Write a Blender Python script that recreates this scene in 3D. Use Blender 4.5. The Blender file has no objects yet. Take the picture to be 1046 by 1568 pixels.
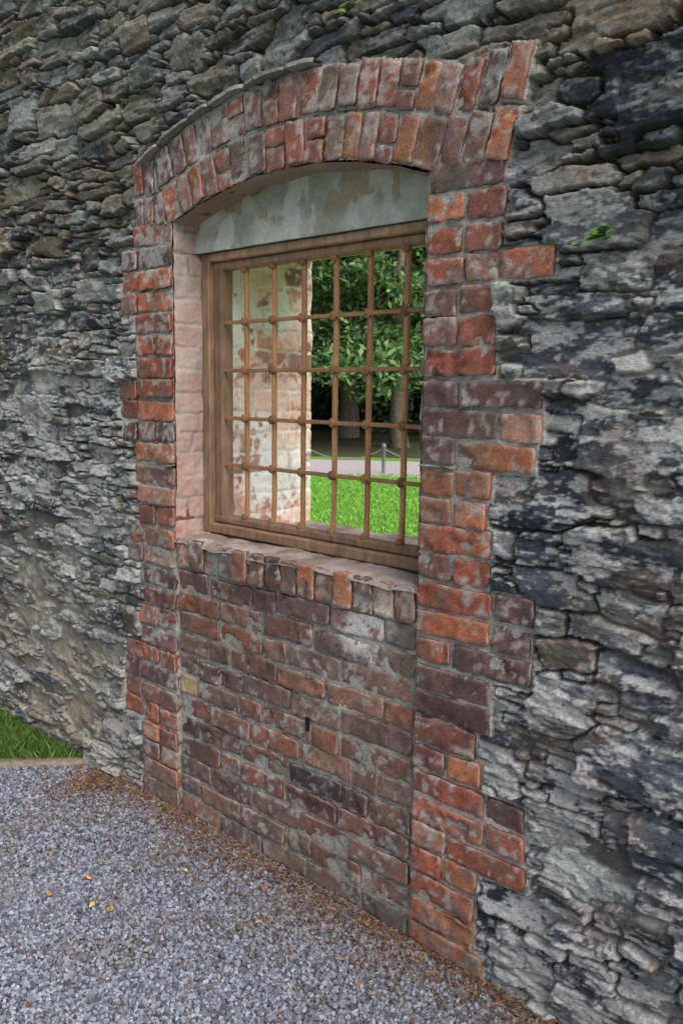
import bpy, math, numpy as np
from mathutils import Matrix, Vector
rng=np.random.default_rng(11)
sc=bpy.context.scene
# ---------------------------------------------------------------- helpers
TBL=rng.random((256,256)).astype(np.float32)
def vn(x,z,seed=0):
    x=np.asarray(x,dtype=np.float32)+seed*17.37; z=np.asarray(z,dtype=np.float32)+seed*9.71
    xi=np.floor(x); zi=np.floor(z); fx=x-xi; fz=z-zi
    fx=fx*fx*(3-2*fx); fz=fz*fz*(3-2*fz)
    a=xi.astype(np.int32)&255; b=zi.astype(np.int32)&255
    a1=(a+1)&255; b1=(b+1)&255
    return (TBL[a,b]*(1-fx)+TBL[a1,b]*fx)*(1-fz)+(TBL[a,b1]*(1-fx)+TBL[a1,b1]*fx)*fz
def fbm(x,z,o=4,seed=0,g=.5):
    s=0;a=1;t=0
    for k in range(o):
        s=s+a*vn(x*(2**k),z*(2**k),seed+k*3); t+=a; a*=g
    return s/t
RT=rng.random((512,6)).astype(np.float32)
def cells(x,z,seed=0):
    """random tilted facets: returns height, per-facet random value"""
    xi=np.floor(x).astype(np.int32); zi=np.floor(z).astype(np.int32)
    best=np.full(x.shape,9,np.float32); H=np.zeros(x.shape,np.float32); Vv=H.copy()
    for i in(-1,0,1):
        for j in(-1,0,1):
            q=((xi+i)*73+(zi+j)*179+seed*37+(xi+i)*(zi+j)*7)&511
            r=RT[q]; dx=x-(xi+i+r[...,0]); dz=z-(zi+j+r[...,1])
            dd=np.abs(dx)+np.abs(dz)*.9+np.maximum(np.abs(dx),np.abs(dz))*.6; m=dd<best
            best[m]=dd[m]; hh=(r[...,2]-.5)*1.3+dx*(r[...,3]-.5)*1.0+dz*(r[...,4]-.5)*1.2
            H[m]=hh[m]; Vv[m]=r[...,5][m]
    return H,Vv
def ss(a,b,x):
    t=np.clip((x-a)/(b-a),0,1); return t*t*(3-2*t)
def mix(a,b,t): return a*(1-t)+b*t
def mesh(name,V,F,C=None,mat=None,smooth=True,parent=None):
    V=np.asarray(V,dtype=np.float32); F=np.asarray(F,dtype=np.int32)
    me=bpy.data.meshes.new(name); n=F.shape[1]
    me.vertices.add(len(V)); me.vertices.foreach_set('co',V.ravel())
    me.loops.add(F.size); me.loops.foreach_set('vertex_index',F.ravel())
    me.polygons.add(len(F)); me.polygons.foreach_set('loop_start',np.arange(0,F.size,n,dtype=np.int32))
    me.update(calc_edges=True)
    me.polygons.foreach_set('use_smooth',np.full(len(F),smooth,dtype=bool))
    if C is not None:
        c=np.ones((len(V),4),dtype=np.float32); c[:,:3]=np.clip(C,0.002,.95)
        at=me.color_attributes.new('Col','FLOAT_COLOR','POINT'); at.data.foreach_set('color',c.ravel())
    if mat: me.materials.append(mat)
    me.update()
    ob=bpy.data.objects.new(name,me); sc.collection.objects.link(ob)
    if parent: ob.parent=parent
    return ob
def empty(name):
    e=bpy.data.objects.new(name,None); sc.collection.objects.link(e); return e
def gridfaces(nr,nc):
    i=np.arange(nr-1)[:,None]*nc+np.arange(nc-1)[None,:]
    return np.stack([i,i+1,i+nc+1,i+nc],-1).reshape(-1,4)
class Acc:
    def __init__(s): s.V=[];s.F=[];s.C=[];s.n=0
    def add(s,V,F,C):
        s.V.append(np.asarray(V).reshape(-1,3)); s.F.append(np.asarray(F)+s.n)
        C=np.asarray(C); 
        if C.ndim==1: C=np.tile(C,(len(s.V[-1]),1))
        s.C.append(C.reshape(-1,3)); s.n+=len(s.V[-1])
    def out(s,name,mat,smooth=True,parent=None):
        return mesh(name,np.concatenate(s.V),np.concatenate(s.F),np.concatenate(s.C),mat,smooth,parent)
BOXF=np.array([[0,1,5,4],[1,3,7,5],[3,2,6,7],[2,0,4,6],[4,5,7,6],[0,2,3,1]])
def box(acc,x0,x1,y0,y1,z0,z1,col,bev=0):
    if bev<=0:
        V=[(x,y,z) for z in(z0,z1) for y in(y0,y1) for x in (x0,x1)]
        acc.add(V,BOXF,np.array(col)); return
    d=[x1-x0,y1-y0,z1-z0]; ax=int(np.argmax(d)); o=[(1,2),(2,0),(0,1)][ax]
    lo=[x0,y0,z0];hi=[x1,y1,z1]
    n=max(2,int(d[ax]/.03)); ts=np.concatenate([[lo[ax]],np.linspace(lo[ax]+bev,hi[ax]-bev,n),[hi[ax]]])
    rings=[]
    for k,t in enumerate(ts):
        e=bev if k in(0,len(ts)-1) else 0
        a0,a1=lo[o[0]]+e,hi[o[0]]-e; b0,b1=lo[o[1]]+e,hi[o[1]]-e
        P=[(a0+bev,b0),(a1-bev,b0),(a1,b0+bev),(a1,b1-bev),(a1-bev,b1),(a0+bev,b1),(a0,b1-bev),(a0,b0+bev)]
        r=[]
        for (a,b) in P:
            v=[0,0,0]; v[ax]=t; v[o[0]]=a+(vn(t*9,a*50,3)-.5)*.002; v[o[1]]=b+(vn(t*9,b*50,5)-.5)*.002; r.append(v)
        rings.append(r)
    V=np.array(rings,dtype=float).reshape(-1,3); F=[]
    m=len(ts)
    for k in range(m-1):
        for q in range(8):
            F.append([k*8+q,k*8+(q+1)%8,(k+1)*8+(q+1)%8,(k+1)*8+q])
    for b_,rv in((0,1),((m-1)*8,0)):
        for q in((0,1,2,3),(0,3,4,7),(4,5,6,7)):
            f=[b_+i for i in q]; F.append(f[::-1] if rv else f)
    cc=np.array(col)[None]*(.65+.7*fbm(V[:,ax]*25,V[:,o[0]]*90+V[:,o[1]]*60,3,8))[:,None]
    acc.add(V,np.array(F),cc)
# ---------------------------------------------------------------- materials
def mat_attr(name,scale=60,bump=.3,bdist=.003,rough=.9,contrast=.5,spec=.25,stretch=(1,1,1),detail=4):
    m=bpy.data.materials.new(name); m.use_nodes=True; nt=m.node_tree; N=nt.nodes; L=nt.links
    b=N['Principled BSDF']; b.inputs['Roughness'].default_value=rough; b.inputs['Specular IOR Level'].default_value=spec
    at=N.new('ShaderNodeAttribute'); at.attribute_name='Col'
    tc=N.new('ShaderNodeTexCoord'); mp=N.new('ShaderNodeMapping'); mp.inputs['Scale'].default_value=stretch
    L.new(tc.outputs['Object'],mp.inputs['Vector'])
    n1=N.new('ShaderNodeTexNoise'); n1.inputs['Scale'].default_value=scale; n1.inputs['Detail'].default_value=detail; n1.inputs['Roughness'].default_value=.7
    L.new(mp.outputs[0],n1.inputs['Vector'])
    mr=N.new('ShaderNodeMapRange'); mr.inputs['From Min'].default_value=.3; mr.inputs['From Max'].default_value=.7
    mr.inputs['To Min'].default_value=1-contrast; mr.inputs['To Max'].default_value=1+contrast
    L.new(n1.outputs['Fac'],mr.inputs['Value'])
    vm=N.new('ShaderNodeVectorMath'); vm.operation='SCALE'; L.new(at.outputs['Color'],vm.inputs[0]); L.new(mr.outputs[0],vm.inputs['Scale'])
    L.new(vm.outputs[0],b.inputs['Base Color'])
    if bump>0:
        bp=N.new('ShaderNodeBump'); bp.inputs['Strength'].default_value=bump; bp.inputs['Distance'].default_value=bdist
        L.new(n1.outputs['Fac'],bp.inputs['Height']); L.new(bp.outputs[0],b.inputs['Normal'])
    return m
M_stone=mat_attr('rubble_slate',120,.7,.003,.84,.48,.22,(1,1,2.5))
M_brick=mat_attr('weathered_brick',160,.8,.0025,.88,.42,.25)
M_plaster=mat_attr('limewash',90,.5,.002,.92,.15,.2)
M_wood=mat_attr('weathered_wood',45,.4,.0015,.7,.35,.3,(1,1,.15))
M_iron=mat_attr('painted_iron_brown',150,.4,.0008,.55,.3,.4)
M_grav=mat_attr('gravel_chips',200,0,.001,.75,.25,.35,detail=1)
M_leaf=mat_attr('leaves',20,0,.001,.6,.3,.3,detail=1)
M_bark=mat_attr('bark',12,.8,.01,.95,.4,.1)
# ---------------------------------------------------------------- dimensions (metres)
XL,XR,ZS=-2.44,-1.365,1.035
CX,CZ,R0=-1.9025,.54,1.65
d=math.radians
# ---------------------------------------------------------------- bricks
PAL=np.array([[.36,.105,.06],[.40,.125,.065],[.33,.095,.055],[.22,.08,.06],[.34,.12,.08],[.45,.16,.075],[.14,.07,.065],[.27,.125,.095],[.44,.22,.145],[.34,.10,.06],[.17,.085,.08]])
PAL_IN=np.array([[.235,.115,.085],[.27,.11,.075],[.21,.10,.075],[.15,.085,.075],[.24,.135,.105],[.29,.12,.075],[.12,.085,.09],[.21,.13,.105],[.28,.155,.115]])
PAL_A=np.array([[.40,.125,.07],[.33,.11,.07],[.45,.155,.075],[.24,.11,.09],[.36,.13,.09],[.27,.15,.125],[.18,.10,.10]])
bricks=[] # for mask
def ax_(L,st=.008):
    n=max(3,int(L/st)); q=np.linspace(-1+2*.0022/L,1-2*.0022/L,n); return np.concatenate([[-1],q,[1]])
def brick(acc,cx,cz,w,h,ang=0,yf=-.004,depth=.1,pal=PAL,col=None,stain=.0):
    sd=rng.integers(0,60)
    U,V=np.meshgrid(ax_(w),ax_(h))
    e=np.minimum((1-np.abs(U))*w/2,(1-np.abs(V))*h/2)
    r=.03*(np.abs(U)**8)*(np.abs(V)**8)
    lx=U*w/2*(1-r*rng.uniform(0,2)); lz=V*h/2*(1-r*2*rng.uniform(0,2))
    tw=rng.normal(0,.010)
    c,s=math.cos(ang+tw),math.sin(ang+tw)
    X=cx+lx*c-lz*s; Z=cz+lx*s+lz*c
    X0,Z0=X,Z
    X=X0+(fbm(X0*45,Z0*45,2,sd)-.5)*.009; Z=Z0+(fbm(X0*45,Z0*45,2,sd+5)-.5)*.009
    t1,t2=rng.normal(0,.0018,2)
    Y=yf+rng.normal(0,.0022)+t1*U+t2*V+.0025*(e<.0005)+(fbm(X*80,Z*80,3,sd+9)-.5)*.0055
    ch=ss(.57,.62,fbm(X*18,Z*18,3,sd+2)); Y=Y+ch*.009*rng.random()
    base=np.array(col) if col is not None else pal[rng.integers(len(pal))]*rng.uniform(.78,1.22)
    n=fbm(X*35,Z*35,4,sd)[...,None]; C=base*(.5+1.0*n)
    C=mix(C,base[[0]]*np.array([.42,.32,.30]),.65*ss(.50,.72,fbm(X*14,Z*14,4,sd+20))[...,None])
    C=mix(C,np.array([.22,.19,.17]),.08)
    nn=fbm(X*8,Z*8,4,31)*.42+fbm(X*55,Z*55,3,4)*.58
    w_=ss(.58-stain*.10,.68-stain*.10,nn)[...,None]
    C=mix(C,np.array([.48,.46,.43]),w_*.66)
    gn=ss(.55,.68,fbm(X*7,Z*7,4,37))[...,None]; C=mix(C,np.array([.17,.165,.12]),gn*.35)
    bl=np.exp(-(((X+1.56)/.075)**2+((Z-.87-.3*(X+1.56))/.06)**2))[...,None]*ss(.40,.48,nn)[...,None]
    C=mix(C,np.array([.66,.62,.59]),np.clip(bl*2,0,.9))
    C=mix(C,np.array([.36,.34,.31]),.6*np.exp(-e[...,None]/.003)*ss(.3,.6,n))
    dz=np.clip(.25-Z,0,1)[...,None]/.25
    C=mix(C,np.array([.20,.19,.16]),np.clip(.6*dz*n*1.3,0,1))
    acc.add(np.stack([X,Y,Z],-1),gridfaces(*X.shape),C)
    idx=np.concatenate([np.stack([X[0],Y[0],Z[0]],-1),np.stack([X[1:,-1],Y[1:,-1],Z[1:,-1]],-1),np.stack([X[-1,-2::-1],Y[-1,-2::-1],Z[-1,-2::-1]],-1),np.stack([X[-2::-1,0],Y[-2::-1,0],Z[-2::-1,0]],-1)])
    bk=idx.copy(); bk[:,1]=yf+depth; m=len(idx)
    f=gridfaces(2,m)[:,::-1]
    acc.add(np.concatenate([idx,bk]),f,base*.7)
    bricks.append((cx,cz,w,h,ang))
wall=empty('stone_wall')
A=Acc()
def stR(z):
    for a,b,x in((1.84,1.925,-1.0),(1.35,1.59,-1.02),(.83,1.07,-1.01),(.30,.54,-1.0)):
        if a<z<b: return x
    return -1.135
def stL(z):
    for a,b,x in((1.80,2.07,-2.75),(1.35,1.60,-2.77),(.87,1.06,-2.72),(.30,.60,-2.77)):
        if a<z<b: return x
    return -2.665
CH=.0755
def course(x0,x1,z,h,pal,yf,stain):
    W=x1-x0; n=max(1,round(W/.1125)); L=[]
    while n>0:
        k=2 if (n>=2 and rng.random()<.55) else 1
        L.append(k); n-=k
    rng.shuffle(L); t=sum(L); x=x0
    for k in L:
        w=W*k/t*1.0; 
        brick(A,x+w/2,z+rng.normal(0,.0025),w-.009,h-.009+rng.normal(0,.002),rng.normal(0,.008),yf,.1,pal,None,stain)
        x+=w
for k in range(28):
    z=CH*(k+.5)
    for side in(0,1):
        if side: x0,x1=XR,stR(z)+rng.normal(0,.008)
        else: x0,x1=stL(z)+rng.normal(0,.008),XL
        if z>2.08: continue
        course(x0,x1,z,CH,PAL,-.004,(.5 if side==0 else .2)+(.4 if z<.25 else 0)+(.5 if z>1.8 else 0))
for (zc,hh) in((2.155,.10),(2.265,.105)):
    for x in np.arange(-2.655,-2.49+.12*(0 if zc<2.2 else -.4),.062):
        if math.hypot(x+.03-CX,zc-CZ)<R0+.0 and x>-2.5: continue
        brick(A,x+.028,zc+rng.normal(0,.004),.052,hh,rng.normal(.05,.03),-.004,.1,PAL_A,None,.5)
for k in range(12):
    x=XL+.005
    while x<XR-.02:
        w=.225 if rng.random()<.7 else .1125
        w*=rng.uniform(.95,1.04)
        if x==XL+.005 : w=[.225,.1125,.17][k%3]
        if XR-.005-(x+w)<.07: w=XR-.005-x
        col=None
        if k==6 and x==XL+.005: col=(.52,.36,.16); w=.10
        brick(A,x+w/2,.0767*(k+.5)+rng.normal(0,.003),w-.009,.0767-.009+rng.normal(0,.002),rng.normal(0,.010),.008,.1,PAL_IN,col,.05+(.5 if (k<2) else 0))
        x+=w
n=14; w=(XR-XL-.01)/n
for k in range(n):
    brick(A,XL+.005+w*(k+.5),.977,w-.007,.105,rng.normal(0,.03),-.002+rng.normal(0,.003),.13,PAL_IN if k%2 else PAL,None,.35)
def ring(r0,r1,a0,a1,stain):
    rm=(r0+r1)/2; n=round(rm*(a1-a0)/.075)
    ed=np.cumsum(rng.uniform(.8,1.2,n)); ed=np.concatenate([[0],ed/ed[-1]])*(a1-a0)+a0
    for k in range(n):
        a=(ed[k]+ed[k+1])/2; ww=rm*(ed[k+1]-ed[k])-.008
        if rng.random()<.18:
            f=rng.uniform(.4,.6); L_=r1-r0-.006
            for (ra,rb) in((r0,r0+L_*f-.005),(r0+L_*f+.003,r1-.006)):
                brick(A,CX+(ra+rb)/2*math.sin(a),CZ+(ra+rb)/2*math.cos(a),ww,rb-ra,-a+rng.normal(0,.02),-.004,.115,PAL_A,None,stain)
        else:
            brick(A,CX+rm*math.sin(a),CZ+rm*math.cos(a),ww,(r1-r0)-.008+rng.normal(0,.004),-a+rng.normal(0,.025),-.004,.115,PAL_A,None,stain)
ring(R0,R0+.125,d(-19.6),d(19.8),.45)
ring(R0+.13,R0+.252,d(-19.6),d(19.8),.9)
for (zc,hh,x0,x1) in((2.150,.120,-1.322,-1.12),(2.278,.122,-1.278,-1.085)):
    for k in range(3):
        x=x0+(x1-x0)*(k+.5)/3
        brick(A,x,zc+rng.normal(0,.003),(x1-x0)/3-.007,hh-.004,-.32+.05*k,-.005,.1,PAL_A,None,.5)
A.out('brick_surround',M_brick,True,wall)
# ---------------------------------------------------------------- rubble relief
xs=np.concatenate([np.arange(-9,-4.1,.03),np.arange(-4.1,-.5,.00375),np.arange(-.5,3.01,.025)])
zs=np.concatenate([np.arange(-.06,3.3,.004),np.arange(3.3,3.81,.025)])
X,Z=np.meshgrid(xs,zs); X=X.astype(np.float32);Z=Z.astype(np.float32)
bm=np.zeros(X.shape,bool)
for (cx,cz,w,h,a) in bricks:
    r=max(w,h)*.62+.01
    j0,j1=np.searchsorted(xs,[cx-r,cx+r]); i0,i1=np.searchsorted(zs,[cz-r,cz+r])
    dx=X[i0:i1,j0:j1]-cx; dz=Z[i0:i1,j0:j1]-cz; c,s=math.cos(a),math.sin(a)
    lx=dx*c+dz*s; lz=-dx*s+dz*c
    bm[i0:i1,j0:j1]|=(np.abs(lx)<w/2+.007)&(np.abs(lz)<h/2+.007)
def throw():
    S=[(-.76,2.16,.12,.085),(-1.50,2.60,.14,.06),(-1.27,2.50,.07,.09),(-.95,1.63,.11,.06),(-.78,1.17,.13,.05),(-.84,.42,.12,.07),(-3.5,.75,.12,.07),(-2.0,2.78,.16,.08),(-.80,1.42,.12,.06),(-.92,.80,.08,.06)]
    ax=np.zeros(9000);az=ax.copy();aw=ax.copy();ah=ax.copy();n=len(S)
    for i,q in enumerate(S): ax[i],az[i],aw[i],ah[i]=q
    for (T,w0,w1,h0,h1) in((800,.06,.13,.028,.055),(9000,.045,.10,.013,.032),(26000,.03,.07,.008,.020),(30000,.013,.032,.006,.015)):
        tx=rng.uniform(-9.1,3.1,T);tz=rng.uniform(-.1,3.85,T);tw=rng.uniform(w0,w1,T);th=rng.uniform(h0,h1,T)
        f_=np.where((tx>-1.3)|((tx<-2.6)&(tz>2.2)),1.18,1.0); tw=tw*f_; th=th*f_*1.06
        for k in range(T):
            q=(np.abs(ax[:n]-tx[k])<(aw[:n]+tw[k])*.90)&(np.abs(az[:n]-tz[k])<(ah[:n]+th[k])*.92)
            if not q.any():
                ax[n],az[n],aw[n],ah[n]=tx[k],tz[k],tw[k],th[k]; n+=1
                if n>=8999: return ax[:n],az[:n],aw[:n],ah[:n]
    return ax[:n],az[:n],aw[:n],ah[:n]
sx,sz,sw,sh=throw(); NS=len(sx)
rot=rng.normal(.0,.065,NS)
WX=X+(fbm(X*12,Z*24,3,1)-.5)*.040+(vn(X*90,Z*90,7)-.5)*.006
WZ=Z+(fbm(X*6,Z*14,3,2)-.5)*.018+(vn(X*90,Z*90,8)-.5)*.004+.02*np.sin(X*1.7)
F1=np.full(X.shape,9,np.float32);F2=F1.copy();ID=np.zeros(X.shape,np.int32)
for k in range(NS):
    rw=sw[k]*2.3+.05; rh=sh[k]*2.6+.05
    j0,j1=np.searchsorted(xs,[sx[k]-rw,sx[k]+rw]); i0,i1=np.searchsorted(zs,[sz[k]-rh,sz[k]+rh])
    if j1<=j0 or i1<=i0: continue
    dx=WX[i0:i1,j0:j1]-sx[k]; dz=WZ[i0:i1,j0:j1]-sz[k]+rot[k]*dx
    a=dx/sw[k]; b=dz/sh[k]; a*=a; b*=b; a*=a; b*=b
    D=np.sqrt(np.sqrt(np.sqrt(a*a+b*b)))
    f1=F1[i0:i1,j0:j1]; f2=F2[i0:i1,j0:j1]; m=D<f1
    f2[...]=np.where(m,f1,np.minimum(f2,D)); f1[m]=D[m]; ID[i0:i1,j0:j1][m]=k
dx=(WX-sx[ID].astype(np.float32)); dz=WZ-sz[ID].astype(np.float32)+rot[ID].astype(np.float32)*dx
a=(dx/sw[ID])**4; b=(dz/sh[ID])**4
scl=(a*sw[ID]+b*sh[ID])/(a+b+1e-6)
gap=np.clip((F2-F1),0,2)*scl*.5
del a,b
R=lambda lo,hi:rng.uniform(lo,hi,NS).astype(np.float32)
o1=R(-.017,.017)[ID]; tx_=R(-.12,.12)[ID]; tz_=R(-.40,.30)[ID]; ph=R(0,50)[ID]; lam=R(-.08,.08)[ID]; amp=R(.2,1.5)[ID]
zr=Z+lam*X
top=ss(1.8,2.3,Z+.20*(X+1.2)*(X>-1.2)+.3*(fbm(X*1.5,Z*1.5,2,5)-.5))
right=ss(-1.5,-1.0,X+.3*(fbm(X*2,Z*2,2,6)-.5))
left=1-ss(-2.9,-2.5,X)
low=1-ss(.3,1.1,Z+.5*(fbm(X*1.5,Z*1.5,3,9)-.5))
wx=X+(fbm(X*30,Z*30,2,95)-.5)*.02; wz=zr+(fbm(X*30,Z*30,2,96)-.5)*.008
c1,v1=cells(wx*9+ph,wz*32+ph,1)
c2,v2=cells(wx*22+ph,wz*75+ph,2)
fac=fbm(X*16+ph,zr*30+ph,4,15)
st=o1+np.clip(tx_*dx,-.012,.012)+np.clip(tz_*dz,-.008,.008)
st+=amp*(c1*.0080+c2*.0035)+(fac-.5)*.008
st+=(fbm(X*90,Z*150,2,18)-.5)*.003
st-=.004*(1-ss(0,.005,gap))
st+=(fbm(X*1.3,Z*1.3,2,21)-.5)*.03
st+=.025*np.exp(-np.clip(Z,0,9)/.12)*left
g0=.0+.0028*vn(X*9,Z*9,22)+.0018*top+.0004*right
mortd=.022+.032*top-.006*left*(1-top)-.012*low*left+(fbm(X*5,Z*8,3,23)-.5)*.034
mo=-mortd+(fbm(X*50,Z*50,3,24)-.5)*.007
k=ss(g0,g0+.003,gap)
h=mo*(1-k)+st*k
flood=(mo>st)&(k>.2); h=np.where(flood,mo,h)
ism=np.maximum(1-k,flood*1.)
pal=np.array([[.048,.058,.076],[.080,.092,.110],[.130,.143,.156],[.22,.230,.230],[.15,.128,.105],[.158,.152,.12],[.30,.305,.285],[.118,.131,.124],[.20,.163,.125]])
pr=np.array([5,5,4,1.5,1.0,.3,.6,.6,.4]);pl=np.array([.8,1.8,3.5,3.5,1.0,1.8,2.4,2.2,.6]);pt=np.array([1.6,2.0,2.6,1.3,3.2,3.0,.7,1.8,1.4])
sr=ss(-1.5,-1.0,sx); stp=ss(1.8,2.3,sz)
wgt=pl[None]*(1-sr[:,None])+pr[None]*sr[:,None]; wgt=wgt*(1-stp[:,None])+pt[None]*stp[:,None]
wgt/=wgt.sum(1,keepdims=True); cum=wgt.cumsum(1); pick=(rng.random(NS)[:,None]>cum).sum(1).clip(0,8)
base=(pal[pick]*rng.uniform(.7,1.3,(NS,1))*rng.uniform(.96,1.04,(NS,3))).astype(np.float32)
C=base[ID]*(.45+1.0*fac)[...,None]
C*=((.65+.7*v1)*(.85+.3*v2))[...,None]
li=fbm(X*8,Z*26,3,30)*.36+fbm(X*55,Z*140,3,33)*.36+v2*.09+v1*.12+vn(X*2.2,Z*2.2,36)*.14
lich=ss(.52,.598,li)
C=mix(C,mix(np.array([.48,.48,.47],np.float32),np.array([.33,.33,.29],np.float32),top[...,None]),(lich*(.8-.35*top))[...,None])
rust=ss(.58,.72,fbm(X*6,Z*8,3,40))*.35
C=mix(C,np.array([.22,.15,.10],np.float32),rust[...,None])
mc=mix(mix(np.array([.10,.098,.095],np.float32),np.array([.40,.385,.355],np.float32),(ss(.47,.60,fbm(X*5,Z*8,4,48))*.85)[...,None]),np.array([.10,.085,.07],np.float32),top[...,None])  # dirty joints, with shade put into the colour to deepen them; pale mortar patches
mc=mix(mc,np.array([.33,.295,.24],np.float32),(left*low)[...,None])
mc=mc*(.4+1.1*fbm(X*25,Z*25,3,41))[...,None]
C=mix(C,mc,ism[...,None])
tan=(left*low*.45*ss(.35,.7,fbm(X*3,Z*5,3,44)))[...,None]; C=mix(C,np.array([.31,.27,.205],np.float32),tan)
moss=(1-ss(.0,.008,gap))*ss(.5,.6,fbm(X*5,Z*5,3,46))*ss(1.6,2.1,Z)*(.1+.9*ss(-1.6,-1,X))
C=mix(C,np.array([.075,.10,.028],np.float32),(moss*.65)[...,None])
inpan=(X>XL-.003)&(X<XR+.003)&(Z<ZS)
bmi=bm|inpan
hm=-.0015+(fbm(X*50,Z*50,3,51)-.5)*.007-.006*vn(X*8,Z*8,52)
hm=np.where(inpan,hm-.0100,hm); hm=np.where(inpan&(Z>.92),hm+.004,hm)
cm=np.array([.38,.36,.325],np.float32)*(.45+1.05*fbm(X*18,Z*18,4,53))[...,None]
cm=mix(cm,np.array([.22,.225,.18],np.float32),(inpan*.5*ss(.35,.6,fbm(X*4,Z*4,3,54)))[...,None])
h=np.where(bmi,hm,h); C=np.where(bmi[...,None],cm,C)
Vt=np.stack([X,-h,Z],-1).reshape(-1,3)
F=gridfaces(*X.shape)
rr=np.hypot(X-CX,Z-CZ)
hole=(X>XL-.004)&(X<XR+.004)&(Z>ZS-.012)&(rr<R0+.006)
hf=hole.ravel()
F=F[~(hf[F].all(1))]
mesh('rubble_face',Vt,F,C.reshape(-1,3),M_stone,True,wall)
K=Acc(); gc=(.20,.20,.185)
box(K,-9,XL-.012,.10,.6,-.06,3.8,gc); box(K,XR+.012,3,.10,.6,-.06,3.8,gc)
box(K,XL-.012,XR+.012,.10,.6,-.06,ZS-.012,gc); box(K,XL-.012,XR+.012,.124,.6,2.20,3.8,gc)
K.out('wall_core',M_stone,False,wall)
# ---------------------------------------------------------------- relief panels
def panel(name,o,u,v,n,W,Hh,mode='brick',wash=.8,amp=.004,res=.005,mat=M_plaster,seed=0,lip=0,basecol=(.56,.50,.44),pink=.5,pinkc=(.52,.36,.30)):
    o,u,v,n=[np.array(q,float) for q in(o,u,v,n)]
    U,V_=np.meshgrid(np.linspace(0,W,max(2,int(W/res))),np.linspace(0,Hh,max(2,int(Hh/res))))
    hh=(fbm(U*12,V_*12,4,60+seed)-.5)*.018+(fbm(U*60,V_*60,2,61+seed)-.5)*.004
    wc=np.array(basecol)
    C=wc*(.65+.6*fbm(U*10,V_*10,4,62+seed))[...,None]
    if mode=='brick':
        vv=V_+(fbm(U*7,V_*7,2,77+seed)-.5)*.03; u2=U+(fbm(U*7,V_*7,2,78+seed)-.5)*.03
        r=np.floor(vv/.0755); f=vv/.0755-r
        uu=(u2+(np.mod(r*.618,1))*.1)/(.1125+.09*(vn(r*5.1,r*0,68)>.5)); q=np.floor(uu); g=uu-q
        e=np.minimum(np.minimum(f,1-f)*.0755,np.minimum(g,1-g)*.1125)
        b=ss(.001,.007,e+(fbm(U*40,V_*40,2,64)-.5)*.010); hh+=b*amp*(.2+1.2*fbm(U*5,V_*5,2,79+seed))
        rv=vn(q*5.3+seed,r*3.1,65)
        bc=PAL[(rv*10.99).astype(int)]*1.5*(.6+.8*fbm(U*30,V_*30,3,67))[...,None]
        ex=ss(wash-.05,wash+.04,fbm(U*7,V_*7,4,66+seed)*.6+rv*.15+fbm(U*50,V_*50,2,69)*.25)*b
        C=mix(C,np.array(pinkc),(pink*(.4+.6*b)*ss(.42,.66,fbm(U*5,V_*5,4,71+seed)))[...,None])
        C=mix(C,bc,(ex*.85)[...,None])
        dk=(1-b)*ss(.45,.6,fbm(U*8,V_*8,2,72+seed)); C=mix(C,C*.65,dk[...,None])
    elif mode=='conc':
        C=mix(C,np.array([.24,.25,.18]),(.6*ss(.45,.7,fbm(U*5,V_*9,4,70)))[...,None])
        sp=ss(.58,.61,fbm(U*9,V_*7,5,73))*ss(.04,.08,V_); C=mix(C,np.array([.34,.27,.17]),(.75*sp)[...,None]); hh-=sp*.006
        sp=ss(.60,.66,fbm(U*12,V_*6,5,76)); C=mix(C,np.array([.60,.60,.56]),(.7*sp)[...,None])
    else:
        C=mix(C,np.array([.24,.17,.14]),(.75*ss(.46,.62,fbm(U*16,V_*16,5,70)))[...,None])
    if lip: hh-=lip*np.exp(-V_/(.006+.012*fbm(U*14,U*0,2,75)))
    P=o+U[...,None]*u+V_[...,None]*v+hh[...,None]*n
    F=gridfaces(*U.shape)
    if np.dot(np.cross(u,v),n)<0: F=F[:,::-1]
    return mesh(name,P.reshape(-1,3),F,C.reshape(-1,3),mat,True,wall)
panel('left_reveal',(XL,.004,1.02),(0,1,0),(0,0,1),(1,0,0),.14,1.12,wash=.60,basecol=(.44,.405,.37),amp=.004,pink=.7,pinkc=(.46,.29,.24))
panel('right_reveal',(XR,.004,1.02),(0,1,0),(0,0,1),(-1,0,0),.14,1.12,wash=.60,seed=3,basecol=(.44,.405,.37))
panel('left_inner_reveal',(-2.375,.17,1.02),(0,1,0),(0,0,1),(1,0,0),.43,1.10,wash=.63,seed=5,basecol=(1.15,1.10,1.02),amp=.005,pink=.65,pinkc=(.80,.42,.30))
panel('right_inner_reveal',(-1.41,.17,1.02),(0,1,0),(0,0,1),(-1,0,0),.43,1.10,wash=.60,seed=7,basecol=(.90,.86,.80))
panel('sill_top',(XL-.002,-.003,1.036),(1,0,0),(0,1,0),(0,0,1),XR-XL+.004,.60,mode='p',lip=.026,seed=9,basecol=(.40,.335,.30))
panel('concrete_lintel',(XL-.01,.10,2.012),(1,0,0),(0,0,1),(0,-1,0),XR-XL+.02,.22,mode='conc',seed=11,basecol=(.50,.52,.46))
K=Acc()
box(K,XL-.01,XR+.01,.112,.19,2.014,2.23,(.42,.43,.36))
K.out('concrete_lintel_body',M_plaster,False,wall)
K=Acc()
box(K,XL-.01,XR+.01,.195,.40,2.045,2.20,(.70,.46,.18),.006); box(K,XL-.01,XR+.01,.405,.60,2.04,2.20,(.74,.50,.20),.006)
K.out('timber_lintels',M_wood,False,wall)
K=Acc(); box(K,-2.46,-2.388,.15,.598,1.0,2.2,(.5,.45,.4)); box(K,-1.397,-1.35,.15,.598,1.0,2.2,(.5,.45,.4)); K.out('reveal_body',M_plaster,False,wall)
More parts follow.
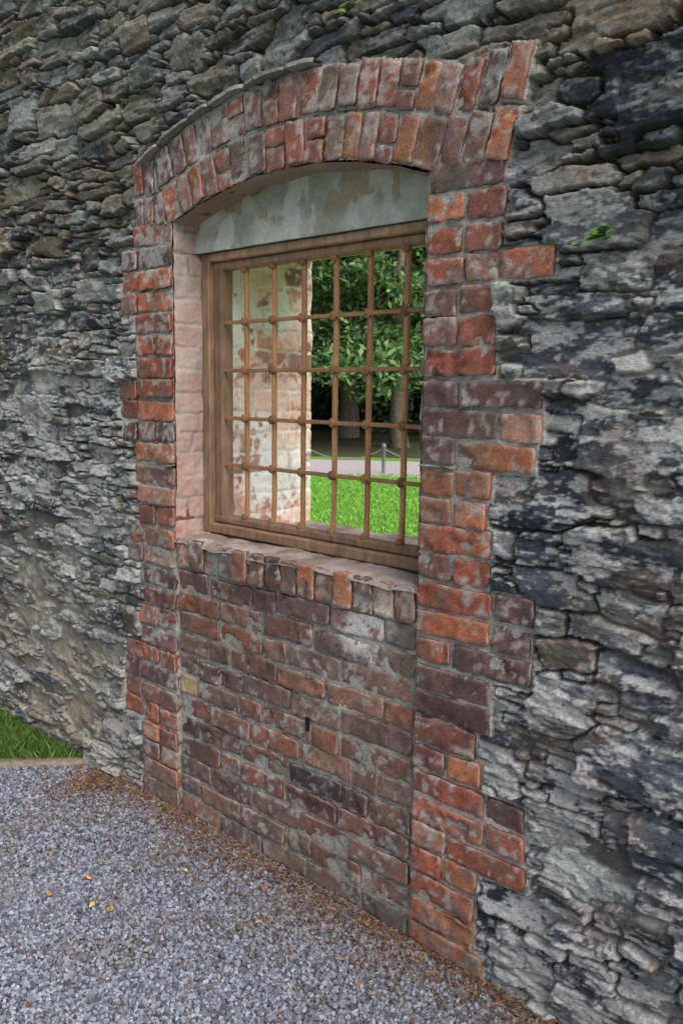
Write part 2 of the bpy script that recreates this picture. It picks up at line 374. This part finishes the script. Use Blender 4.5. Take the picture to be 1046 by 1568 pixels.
aa=np.linspace(d(-19.2),d(19.2),230); yy=np.linspace(.002,.125,26); AA,YY=np.meshgrid(aa,yy)
rn=R0-.003+(fbm(AA*30,YY*30,4,80)-.5)*.012
P=np.stack([CX+rn*np.sin(AA),YY,CZ+rn*np.cos(AA)],-1)
Cs=mix(np.array([.32,.21,.14]),np.array([.42,.36,.28]),fbm(AA*14,YY*16,4,81)[...,None])*.9
mesh('arch_soffit',P.reshape(-1,3),gridfaces(*AA.shape)[:,::-1],Cs.reshape(-1,3),M_plaster,True,wall)
K=Acc()
for (a0,a1,dr) in((-22,-18,.0),(-17.8,-12.6,.002),(-12.5,-9.5,.003),(-9.4,-4.5,.004),(-4.4,1,.003),(1.1,4.5,.004)):
    n=60; a=np.radians(np.linspace(a0,a1,n)); r0=R0+.255+dr; th=.008+.004*rng.random()
    env=1-np.abs(np.linspace(-1,1,n))**8*.3
    pr_=-(.024+.008*rng.random())*env+(fbm(a*60,a*0,3,90)-.5)*.012
    t=th+(fbm(a*80,a*0,2,91)-.5)*.004
    rings=[]
    for (ri,yv) in((0,.05),(0,pr_),(t,pr_+.001),(t,.05)):
        rr_=r0+ri+(fbm(a*50,a*0,3,92)-.5)*.003; rings.append(np.stack([CX+rr_*np.sin(a),yv+a*0,CZ+rr_*np.cos(a)],-1))
    P=np.stack(rings,0); Fq=gridfaces(4,n)[:,::-1]
    K.add(P.reshape(-1,3),Fq,np.array([.32,.30,.27])*rng.uniform(.7,1.2))
K.out('slate_drip_course',M_stone,False,wall)
K=Acc(); box(K,-1.784,-1.768,-.001,.004,.508,.550,(.02,.018,.017)); K.out('vent_slot',M_stone,False,wall)
# ---------------------------------------------------------------- barred window
win=empty('barred_window')
K=Acc(); wc=np.array([.27,.17,.107])
box(K,-2.43,-2.392,.118,.185,1.04,2.012,wc,.004); box(K,-2.391,-2.345,.138,.19,1.075,1.985,wc*.85,.006)
box(K,-1.413,-1.375,.118,.185,1.04,2.012,wc,.004); box(K,-1.458,-1.414,.138,.19,1.075,1.985,wc*.85,.006)
box(K,-2.391,-1.414,.116,.186,1.042,1.076,wc*1.05,.004); box(K,-2.391,-1.414,.136,.188,1.077,1.104,wc*.9,.006)
box(K,-2.391,-1.414,.116,.186,1.984,2.011,wc*1.5,.004); box(K,-2.391,-1.414,.136,.188,1.956,1.983,wc*1.2,.006)
K.out('wooden_frame',M_wood,False,win)
K=Acc(); ic=np.array([.38,.195,.095])
vx=[-2.24+.1385*k for k in range(6)]; hz=[1.288,1.452,1.615,1.778]
for x in vx: box(K,x-.0078,x+.0078,.152,.168,1.10,1.96,ic*rng.uniform(.8,1.2),.003)
for z in hz: box(K,-2.347,-1.456,.1445,.1525,z-.0065,z+.0065,ic*rng.uniform(.8,1.1),.002)
for z in hz+[1.108,1.952]:
    for x in vx:
        t=np.linspace(0,2*np.pi,17)[:-1]; P=[];Fq=[]
        for (r,y) in((.0145,.153),(.0145,.143),(.0125,.1405),(.006,.1395),(.005,.1370),(.0001,.1355)):
            P+= [(x+r*math.cos(q)*.85,y,z+r*math.sin(q)) for q in t]
        for i in range(5):
            for q in range(16): Fq.append([i*16+q,i*16+(q+1)%16,(i+1)*16+(q+1)%16,(i+1)*16+q])
        K.add(P,np.array(Fq),ic*rng.uniform(.45,.85))
K.out('iron_bars',M_iron,False,win)
# ---------------------------------------------------------------- ground
def shader_ground(name,c1,c2,scale,bump,bd,rough=.95,vor=True):
    m=bpy.data.materials.new(name); m.use_nodes=True; nt=m.node_tree;N=nt.nodes;L=nt.links
    b=N['Principled BSDF']; b.inputs['Roughness'].default_value=rough; b.inputs['Specular IOR Level'].default_value=.2
    tc=N.new('ShaderNodeTexCoord')
    n1=N.new('ShaderNodeTexNoise'); n1.inputs['Scale'].default_value=scale; n1.inputs['Detail'].default_value=4
    L.new(tc.outputs['Object'],n1.inputs['Vector'])
    src=n1.outputs['Fac']
    if vor:
        v=N.new('ShaderNodeTexVoronoi'); v.inputs['Scale'].default_value=scale*1.0; L.new(tc.outputs['Object'],v.inputs['Vector'])
        sep=N.new('ShaderNodeSeparateColor'); L.new(v.outputs['Color'],sep.inputs[0])
        ma=N.new('ShaderNodeMath'); ma.operation='MULTIPLY_ADD'; ma.inputs[1].default_value=.6; L.new(sep.outputs[0],ma.inputs[0])
        mb=N.new('ShaderNodeMath'); mb.operation='MULTIPLY'; mb.inputs[1].default_value=.4; L.new(n1.outputs['Fac'],mb.inputs[0]); L.new(mb.outputs[0],ma.inputs[2])
        src=ma.outputs[0]
    r=N.new('ShaderNodeValToRGB'); r.color_ramp.elements[0].color=(*c1,1); r.color_ramp.elements[1].color=(*c2,1)
    r.color_ramp.elements[0].position=.2; r.color_ramp.elements[1].position=.8
    L.new(src,r.inputs[0]); L.new(r.outputs[0],b.inputs['Base Color'])
    bp=N.new('ShaderNodeBump'); bp.inputs['Strength'].default_value=bump; bp.inputs['Distance'].default_value=bd
    L.new(src,bp.inputs['Height']); L.new(bp.outputs[0],b.inputs['Normal'])
    return m
M_gravel=shader_ground('gravel_ground',(.08,.085,.10),(.32,.33,.38),110,.8,.006)
M_lawn=shader_ground('lawn',(.07,.17,.02),(.14,.32,.035),18,.5,.02,vor=False)
M_path=shader_ground('path_tarmac',(.30,.26,.27),(.42,.37,.38),30,.2,.01)
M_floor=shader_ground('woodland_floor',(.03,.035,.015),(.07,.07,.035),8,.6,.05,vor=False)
def sheet(name,pts,z,mat):
    return mesh(name,[(x,y,z) for x,y in pts],[list(range(len(pts)))],None,mat,False)
sheet('ground',[(-300,-300),(300,-300),(300,300),(-300,300)],-.012,M_lawn)
edge=lambda y:-2.99+.93*y
gx,gy=np.meshgrid(np.linspace(-3.2,12,300),np.linspace(-14,.08,300))
gz=-.004+(fbm(gx*3,gy*3,3,100)-.5)*.012
t=(gx+3.2)/15.2; gx2=edge(gy)*(1-t)+12*t
mesh('gravel_path',np.stack([gx2,gy,gz],-1).reshape(-1,3),gridfaces(*gx.shape),None,M_gravel,True)
N=88000
cx_=rng.uniform(-3.7,-.3,N); cy_=rng.uniform(-1.6,.03,N)
keep=(cx_>edge(cy_)+.01)&~((cx_<-2.4)&(cy_<-1.2))&~((cx_>-.8)&(cy_<-1.0)); cx_,cy_=cx_[keep],cy_[keep]; N=len(cx_)
s=rng.uniform(.0028,.0072,N)
cube=np.array([(x,y,z) for z in(-1,1) for y in(-1,1) for x in(-1,1)],float)
cv=cube[None]*rng.uniform(.45,1.1,(N,8,3))*s[:,None,None]*np.array([1,1,.75])
q=rng.normal(size=(N,4)); q/=np.linalg.norm(q,axis=1,keepdims=True)
w_,x_,y_,z_=q.T
Rm=np.stack([1-2*(y_*y_+z_*z_),2*(x_*y_-z_*w_),2*(x_*z_+y_*w_),2*(x_*y_+z_*w_),1-2*(x_*x_+z_*z_),2*(y_*z_-x_*w_),2*(x_*z_-y_*w_),2*(y_*z_+x_*w_),1-2*(x_*x_+y_*y_)],-1).reshape(N,3,3)
cv=np.einsum('nij,nkj->nki',Rm,cv)
base=np.stack([cx_,cy_,.000+(fbm(cx_*3,cy_*3,3,100)-.5)*.012+rng.uniform(0,.005,N)],-1)
cv=cv+base[:,None]
val=rng.uniform(.4,1.25,N)**1.3
dirt=ss(.55,.7,fbm(cx_*4,cy_*4,3,105))*.4+.75*np.exp(cy_/.13)
cc=np.array([.255,.275,.335])[None]*val[:,None]; cc=mix(cc,np.array([.13,.10,.08])[None]*(.5+val[:,None]),np.clip(dirt,0,.85)[:,None]*.8)
gp=empty('gravel')
mesh('gravel_chips',cv.reshape(-1,3),(BOXF[None]+np.arange(N)[:,None,None]*8).reshape(-1,4),np.repeat(cc,8,0),M_grav,False,gp)
def leafset(name,n,pos,smin,smax,cols,curl=.3,asp=.45,parent=None,mat=M_leaf):
    V=[];F=[];C=[]
    prof=np.array([(-1,0),(-.45,.8),(.3,.75),(1,0),(.3,-.75),(-.45,-.8)])
    for i in range(n):
        p=pos(i); s=rng.uniform(smin,smax); a=rng.uniform(0,6.28)
        l=prof*np.array([1,asp])*s; z=curl*s*(np.abs(prof[:,1])*rng.uniform(-.5,1)+.4*prof[:,0]**2*rng.random())
        x=l[:,0]*math.cos(a)-l[:,1]*math.sin(a); y=l[:,0]*math.sin(a)+l[:,1]*math.cos(a)
        tl=rng.normal(0,.25,2) ; z=z+x*tl[0]+y*tl[1]
        V.append(np.stack([x+p[0],y+p[1],z+p[2]],-1)); F+= [[i*6,i*6+1,i*6+2,i*6+3],[i*6,i*6+3,i*6+4,i*6+5]]
        C.append(np.tile(np.array(cols[rng.integers(len(cols))])*rng.uniform(.7,1.3),(6,1)))
    return mesh(name,np.concatenate(V),F,np.concatenate(C),mat,False,parent)
def lp(i):
    if i%5==0: x,y=rng.uniform(-2.8,-.5),rng.uniform(-1.3,0)
    elif i%5==1: x,y=-2.85+rng.normal(0,.09),-abs(rng.normal(0,.12))
    else: y=-abs(rng.exponential(.07)); x=rng.uniform(-2.95,-.6)
    if x<edge(y): x=edge(y)+.02
    return (x,y,.010)
fl=empty('fallen_leaves')
br=[(.18,.08,.04),(.23,.105,.05),(.13,.07,.045),(.26,.16,.08),(.09,.05,.035)]
leafset('brown_leaf_litter',2900,lp,.004,.013,br,.5,.35,fl)
leafset('needle_litter',2600,lp,.012,.022,br,.1,.07,fl)
leafset('yellow_leaves',5,lambda i:(rng.uniform(-2.4,-2.0),rng.uniform(-.7,-.2),.014),.010,.018,[(.55,.40,.08),(.48,.26,.07)],.4,.6,fl)
K=Acc()
yy=np.linspace(-.02,-14,90); xx=edge(yy); prof=[(-.09,-.02),(-.09,.008),(-.08,.014),(-.012,.016),(0,.008),(0,-.02)]
P=np.stack([np.stack([xx+a*1.0+(vn(yy*12,yy*0,110+i)-.5)*.012,yy,b+(vn(yy*15,yy*0,120)-.5)*.006],-1) for i,(a,b) in enumerate(prof)],0)
K.add(P.reshape(-1,3),gridfaces(6,90)[:,::-1],np.array([.22,.18,.14])); K.out('timber_edging',M_wood,True)
def blades(name,n,posf,h0,h1,wd,cols,parent=None):
    p=posf(n); n=len(p); a=rng.uniform(0,6.28,n); h=rng.uniform(h0,h1,n); ln=rng.normal(0,.4,(n,2))*h[:,None]
    dx=np.cos(a)*wd;dy=np.sin(a)*wd
    b0=p+np.stack([-dx,-dy,0*dx],-1); b1=p+np.stack([dx,dy,0*dx],-1)
    m1=p+np.stack([dx*.7+ln[:,0]*.4,dy*.7+ln[:,1]*.4,h*.6],-1); m0=p+np.stack([-dx*.3+ln[:,0]*.9,-dy*.3+ln[:,1]*.9,h],-1)
    V=np.stack([b0,b1,m1,m0],1).reshape(-1,3); C=np.repeat(np.array(cols)[rng.integers(len(cols),size=n)]*rng.uniform(.7,1.3,(n,1)),4,0)
    return mesh(name,V,np.arange(n*4).reshape(-1,4),C,M_leaf,False,parent)
gr=empty('grass')
def gpos(n):
    x=rng.uniform(-5.0,-2.9,n);y=rng.uniform(-1.0,.02,n); k=x<edge(y)-.05-.04*vn(y*20,y*0,7); return np.stack([x[k],y[k],x[k]*0-.01],-1)
gcols=[(.07,.14,.025),(.10,.18,.03),(.13,.21,.04),(.06,.11,.025)]
blades('verge_blades',38000,gpos,.03,.065,.0018,gcols,gr)
cam0=np.array([0,-1.775]);F0=np.array([-.66,.753]);S0=np.array([.753,.66])
def W2(t,s): return tuple(cam0+t*F0+s*S0)
def lpos(n):
    t=rng.uniform(5,16,n)**1; a=rng.uniform(-.2,.15,n)
    P=cam0+t[:,None]*F0+ (t*a)[:,None]*S0; k=P[:,1]>.65; P=P[k]
    return np.concatenate([P,np.full((len(P),1),-.012)],1)
lc=[(.15,.35,.045),(.19,.43,.055),(.12,.28,.035),(.22,.45,.08)]
blades('lawn_blades',50000,lpos,.025,.05,.006,lc,gr)
sheet('park_path',[W2(17.8,-30),W2(13.5,30),W2(16.6,30),W2(22,-30)],-.006,M_path)
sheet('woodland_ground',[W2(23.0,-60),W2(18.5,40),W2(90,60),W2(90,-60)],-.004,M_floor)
fe=empty('post_and_chain_fence'); K=Acc(); pts=[]
for k in range(-4,5):
    t=16.3-.1*k; x,y=W2(t,k*1.5+.35); pts.append((x,y))
    q=np.linspace(0,2*np.pi,13)[:-1]; prof=[(.035,0),(.035,.5),(.045,.51),(.045,.54),(.03,.57),(.001,.585)]
    P=[(x+r*math.cos(a),y+r*math.sin(a),z-.01) for r,z in prof for a in q]
    Fq=[[i*12+j,i*12+(j+1)%12,(i+1)*12+(j+1)%12,(i+1)*12+j] for i in range(5) for j in range(12)]
    K.add(P,np.array(Fq),np.array([.16,.17,.18]))
for a,b in zip(pts[:-1],pts[1:]):
    n=15; tt=np.linspace(0,1,n); cz_=.47-.22*4*tt*(1-tt)
    q=np.linspace(0,2*np.pi,7)[:-1]
    P=np.array([[(a[0]*(1-t_)+b[0]*t_),(a[1]*(1-t_)+b[1]*t_)+.012*math.cos(u_),z_+.012*math.sin(u_)] for t_,z_ in zip(tt,cz_) for u_ in q])
    Fq=[[i*6+j,i*6+(j+1)%6,(i+1)*6+(j+1)%6,(i+1)*6+j] for i in range(n-1) for j in range(6)]
    K.add(P,np.array(Fq),np.array([.15,.16,.17]))
K.out('posts_and_chain',M_iron,True,fe)
# ---------------------------------------------------------------- trees
def tube(acc,P,Rr,col,m=9):
    P=np.array(P,float);n=len(P);q=np.linspace(0,2*np.pi,m+1)[:-1];V=[]
    for i in range(n):
        t=P[min(i+1,n-1)]-P[max(i-1,0)];t/=np.linalg.norm(t); a=np.cross(t,[.3,1,.1]);a/=np.linalg.norm(a);b=np.cross(t,a)
        for u_ in q: V.append(P[i]+(a*math.cos(u_)+b*math.sin(u_))*Rr[i]*(1+.12*math.sin(3*u_+i)))
    Fq=[[i*m+j,i*m+(j+1)%m,(i+1)*m+(j+1)%m,(i+1)*m+j] for i in range(n-1) for j in range(m)]
    acc.add(V,np.array(Fq),np.array(col))
def leaves(acc,cent,rad,n,s0,s1,cols):
    u=rng.normal(size=(n,3));u/=np.linalg.norm(u,axis=1,keepdims=True)
    p=cent+u*(rng.random((n,1))**.45)*rad
    a=rng.normal(size=(n,3));a/=np.linalg.norm(a,axis=1,keepdims=True);b=np.cross(a,rng.normal(size=(n,3)));b/=np.linalg.norm(b,axis=1,keepdims=True)
    s=rng.uniform(s0,s1,(n,1))
    V=np.stack([p-a*s,p+b*s*.45,p+a*s,p-b*s*.45],1).reshape(-1,3)
    acc.add(V,np.arange(n*4).reshape(-1,4),np.repeat(np.array(cols)[rng.integers(len(cols),size=n)]*rng.uniform(.6,1.4,(n,1)),4,0))
tc=[(.065,.14,.04),(.10,.195,.055),(.14,.245,.07),(.045,.095,.038)]
def tree(t,s,H,r,low=1.6,nl=26,lean=0):
    e=empty('broadleaf_tree'); x,y=W2(t,s); T=Acc();Lf=Acc()
    n=9;P=[(x+lean*k/n+rng.normal(0,.05),y+rng.normal(0,.05),H*.8*k/(n-1)-.1) for k in range(n)]
    tube(T,P,[r*(1.35 if k==0 else 1-.8*k/n) for k in range(n)],(.16,.13,.10))
    for i in range(nl):
        k=rng.uniform(.2,1); z0=H*.78*k; a=rng.uniform(0,6.28); L_=H*.33*(1.15-k*.6)*rng.uniform(.6,1.1)
        z0=max(z0,low); p0=np.array([x+lean*k,y,z0]); p1=p0+np.array([math.cos(a)*L_*.5,math.sin(a)*L_*.5,L_*.25]); p2=p0+np.array([math.cos(a)*L_,math.sin(a)*L_,L_*.15*rng.uniform(-1,2)])
        tube(T,[p0,p1,p2],[r*.3,r*.18,r*.05],(.13,.105,.08),6)
        leaves(Lf,p2,np.array([1.1,1.1,.6])*rng.uniform(.7,1.3),380,.06,.14,tc)
        leaves(Lf,p1,np.array([.9,.9,.5]),180,.06,.14,tc)
    T.out('trunk_and_limbs',M_bark,True,e); Lf.out('foliage',M_leaf,False,e)
tree(24,.9,10,.22,2.2); tree(25,-2.4,11,.26,1.8); tree(26.5,3.6,11,.3,1.6); tree(29,-.6,12,.33,1.8); tree(28,-6,12,.3,1.5); tree(31,6.5,12,.3,1.5)
un=empty('woodland_understorey'); U_=Acc()
for i in range(190):
    s=rng.uniform(-16,14); t=rng.uniform(30,37)-s*.1; z=rng.uniform(.3,7.5); x,y=W2(t,s)
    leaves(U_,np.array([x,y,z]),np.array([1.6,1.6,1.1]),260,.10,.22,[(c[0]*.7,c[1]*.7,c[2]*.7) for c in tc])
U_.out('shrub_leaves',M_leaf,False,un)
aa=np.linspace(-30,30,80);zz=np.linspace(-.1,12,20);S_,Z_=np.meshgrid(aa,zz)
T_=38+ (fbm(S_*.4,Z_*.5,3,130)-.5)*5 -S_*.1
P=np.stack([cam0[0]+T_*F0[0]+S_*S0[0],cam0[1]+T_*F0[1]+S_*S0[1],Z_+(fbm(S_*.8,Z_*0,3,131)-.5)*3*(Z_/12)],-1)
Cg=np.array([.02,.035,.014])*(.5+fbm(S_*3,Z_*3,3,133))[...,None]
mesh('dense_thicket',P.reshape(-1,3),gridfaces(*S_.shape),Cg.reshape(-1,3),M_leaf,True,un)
def plant(x,y,z,n,s):
    e=empty('wall_plant')
    K=Acc()
    for i in range(n):
        a=rng.uniform(-1.3,1.3); el=rng.uniform(-.2,.9); L_=s*rng.uniform(.5,1)
        dirv=np.array([math.sin(a)*math.cos(el),-.5*math.cos(a)*math.cos(el)-.2,math.sin(el)]); dirv/=np.linalg.norm(dirv)
        side=np.cross(dirv,[0,-.6,.8]);side/=np.linalg.norm(side)
        ts=np.linspace(0,1,6);w=np.array([.03,.07,.2,.28,.2,.02])*L_
        c=np.array([x,y,z])+ts[:,None]*dirv*L_+np.array([0,0,-1])*(ts[:,None]**2)*L_*.35
        P=np.concatenate([c-side*w[:,None],c+side*w[:,None]]).reshape(2,6,3)
        K.add(P.reshape(-1,3),gridfaces(2,6),np.array([.10,.22,.045])*rng.uniform(.6,1.3))
    K.out('leaves',M_leaf,True,e)
plant(-.87,-.02,1.885,14,.055); plant(-1.56,-.035,2.545,14,.07); plant(-1.62,-.03,2.53,8,.045); plant(-.93,-.02,1.87,6,.03)
# ---------------------------------------------------------------- light, sky, camera
w=bpy.data.worlds.new('World'); sc.world=w; w.use_nodes=True; nt=w.node_tree
bg=nt.nodes['Background']; sk=nt.nodes.new('ShaderNodeTexSky'); sk.sky_type='NISHITA'; sk.sun_disc=False
SE,AZ=math.radians(46),math.radians(96)  # azimuth from +Y towards +X
sk.sun_elevation=SE; sk.sun_rotation=AZ; sk.dust_density=4; sk.air_density=1.0
hs=nt.nodes.new('ShaderNodeHueSaturation'); hs.inputs['Saturation'].default_value=.62
nt.links.new(sk.outputs[0],hs.inputs['Color']); nt.links.new(hs.outputs[0],bg.inputs[0]); bg.inputs[1].default_value=.15
sl=bpy.data.lights.new('sun','SUN'); sl.energy=4.3; sl.angle=math.radians(58); sl.color=(1,.95,.91)
so=bpy.data.objects.new('sun',sl); sc.collection.objects.link(so)
sd=Vector((math.sin(AZ)*math.cos(SE),math.cos(AZ)*math.cos(SE),math.sin(SE)))
so.rotation_euler=sd.to_track_quat('Z','Y').to_euler(); so.location=sd*20
cd=bpy.data.cameras.new('camera'); co=bpy.data.objects.new('camera',cd); sc.collection.objects.link(co)
cd.sensor_fit='VERTICAL'; cd.sensor_height=36; cd.lens=1300/1568*36; cd.clip_end=1000; cd.clip_start=.05
a,p,r=map(math.radians,(42.8,8.1,.8))
Rr=Vector((math.cos(a),math.sin(a),0)); Fh=Vector((-math.sin(a),math.cos(a),0)); Zv=Vector((0,0,1))
U0=math.sin(p)*Fh+math.cos(p)*Zv; Fw=math.cos(p)*Fh-math.sin(p)*Zv
Rc=math.cos(r)*Rr+math.sin(r)*U0; Uc=-math.sin(r)*Rr+math.cos(r)*U0
m=Matrix((Rc,Uc,-Fw)).transposed().to_4x4(); m.translation=Vector((0,-1.775,1.55)); co.matrix_world=m
cd.dof.use_dof=True; cd.dof.focus_distance=2.5; cd.dof.aperture_fstop=8
sc.camera=co
sc.view_settings.view_transform='Standard'; sc.view_settings.look='None'; sc.view_settings.exposure=0
print('stones',NS,'bricks',len(bricks))
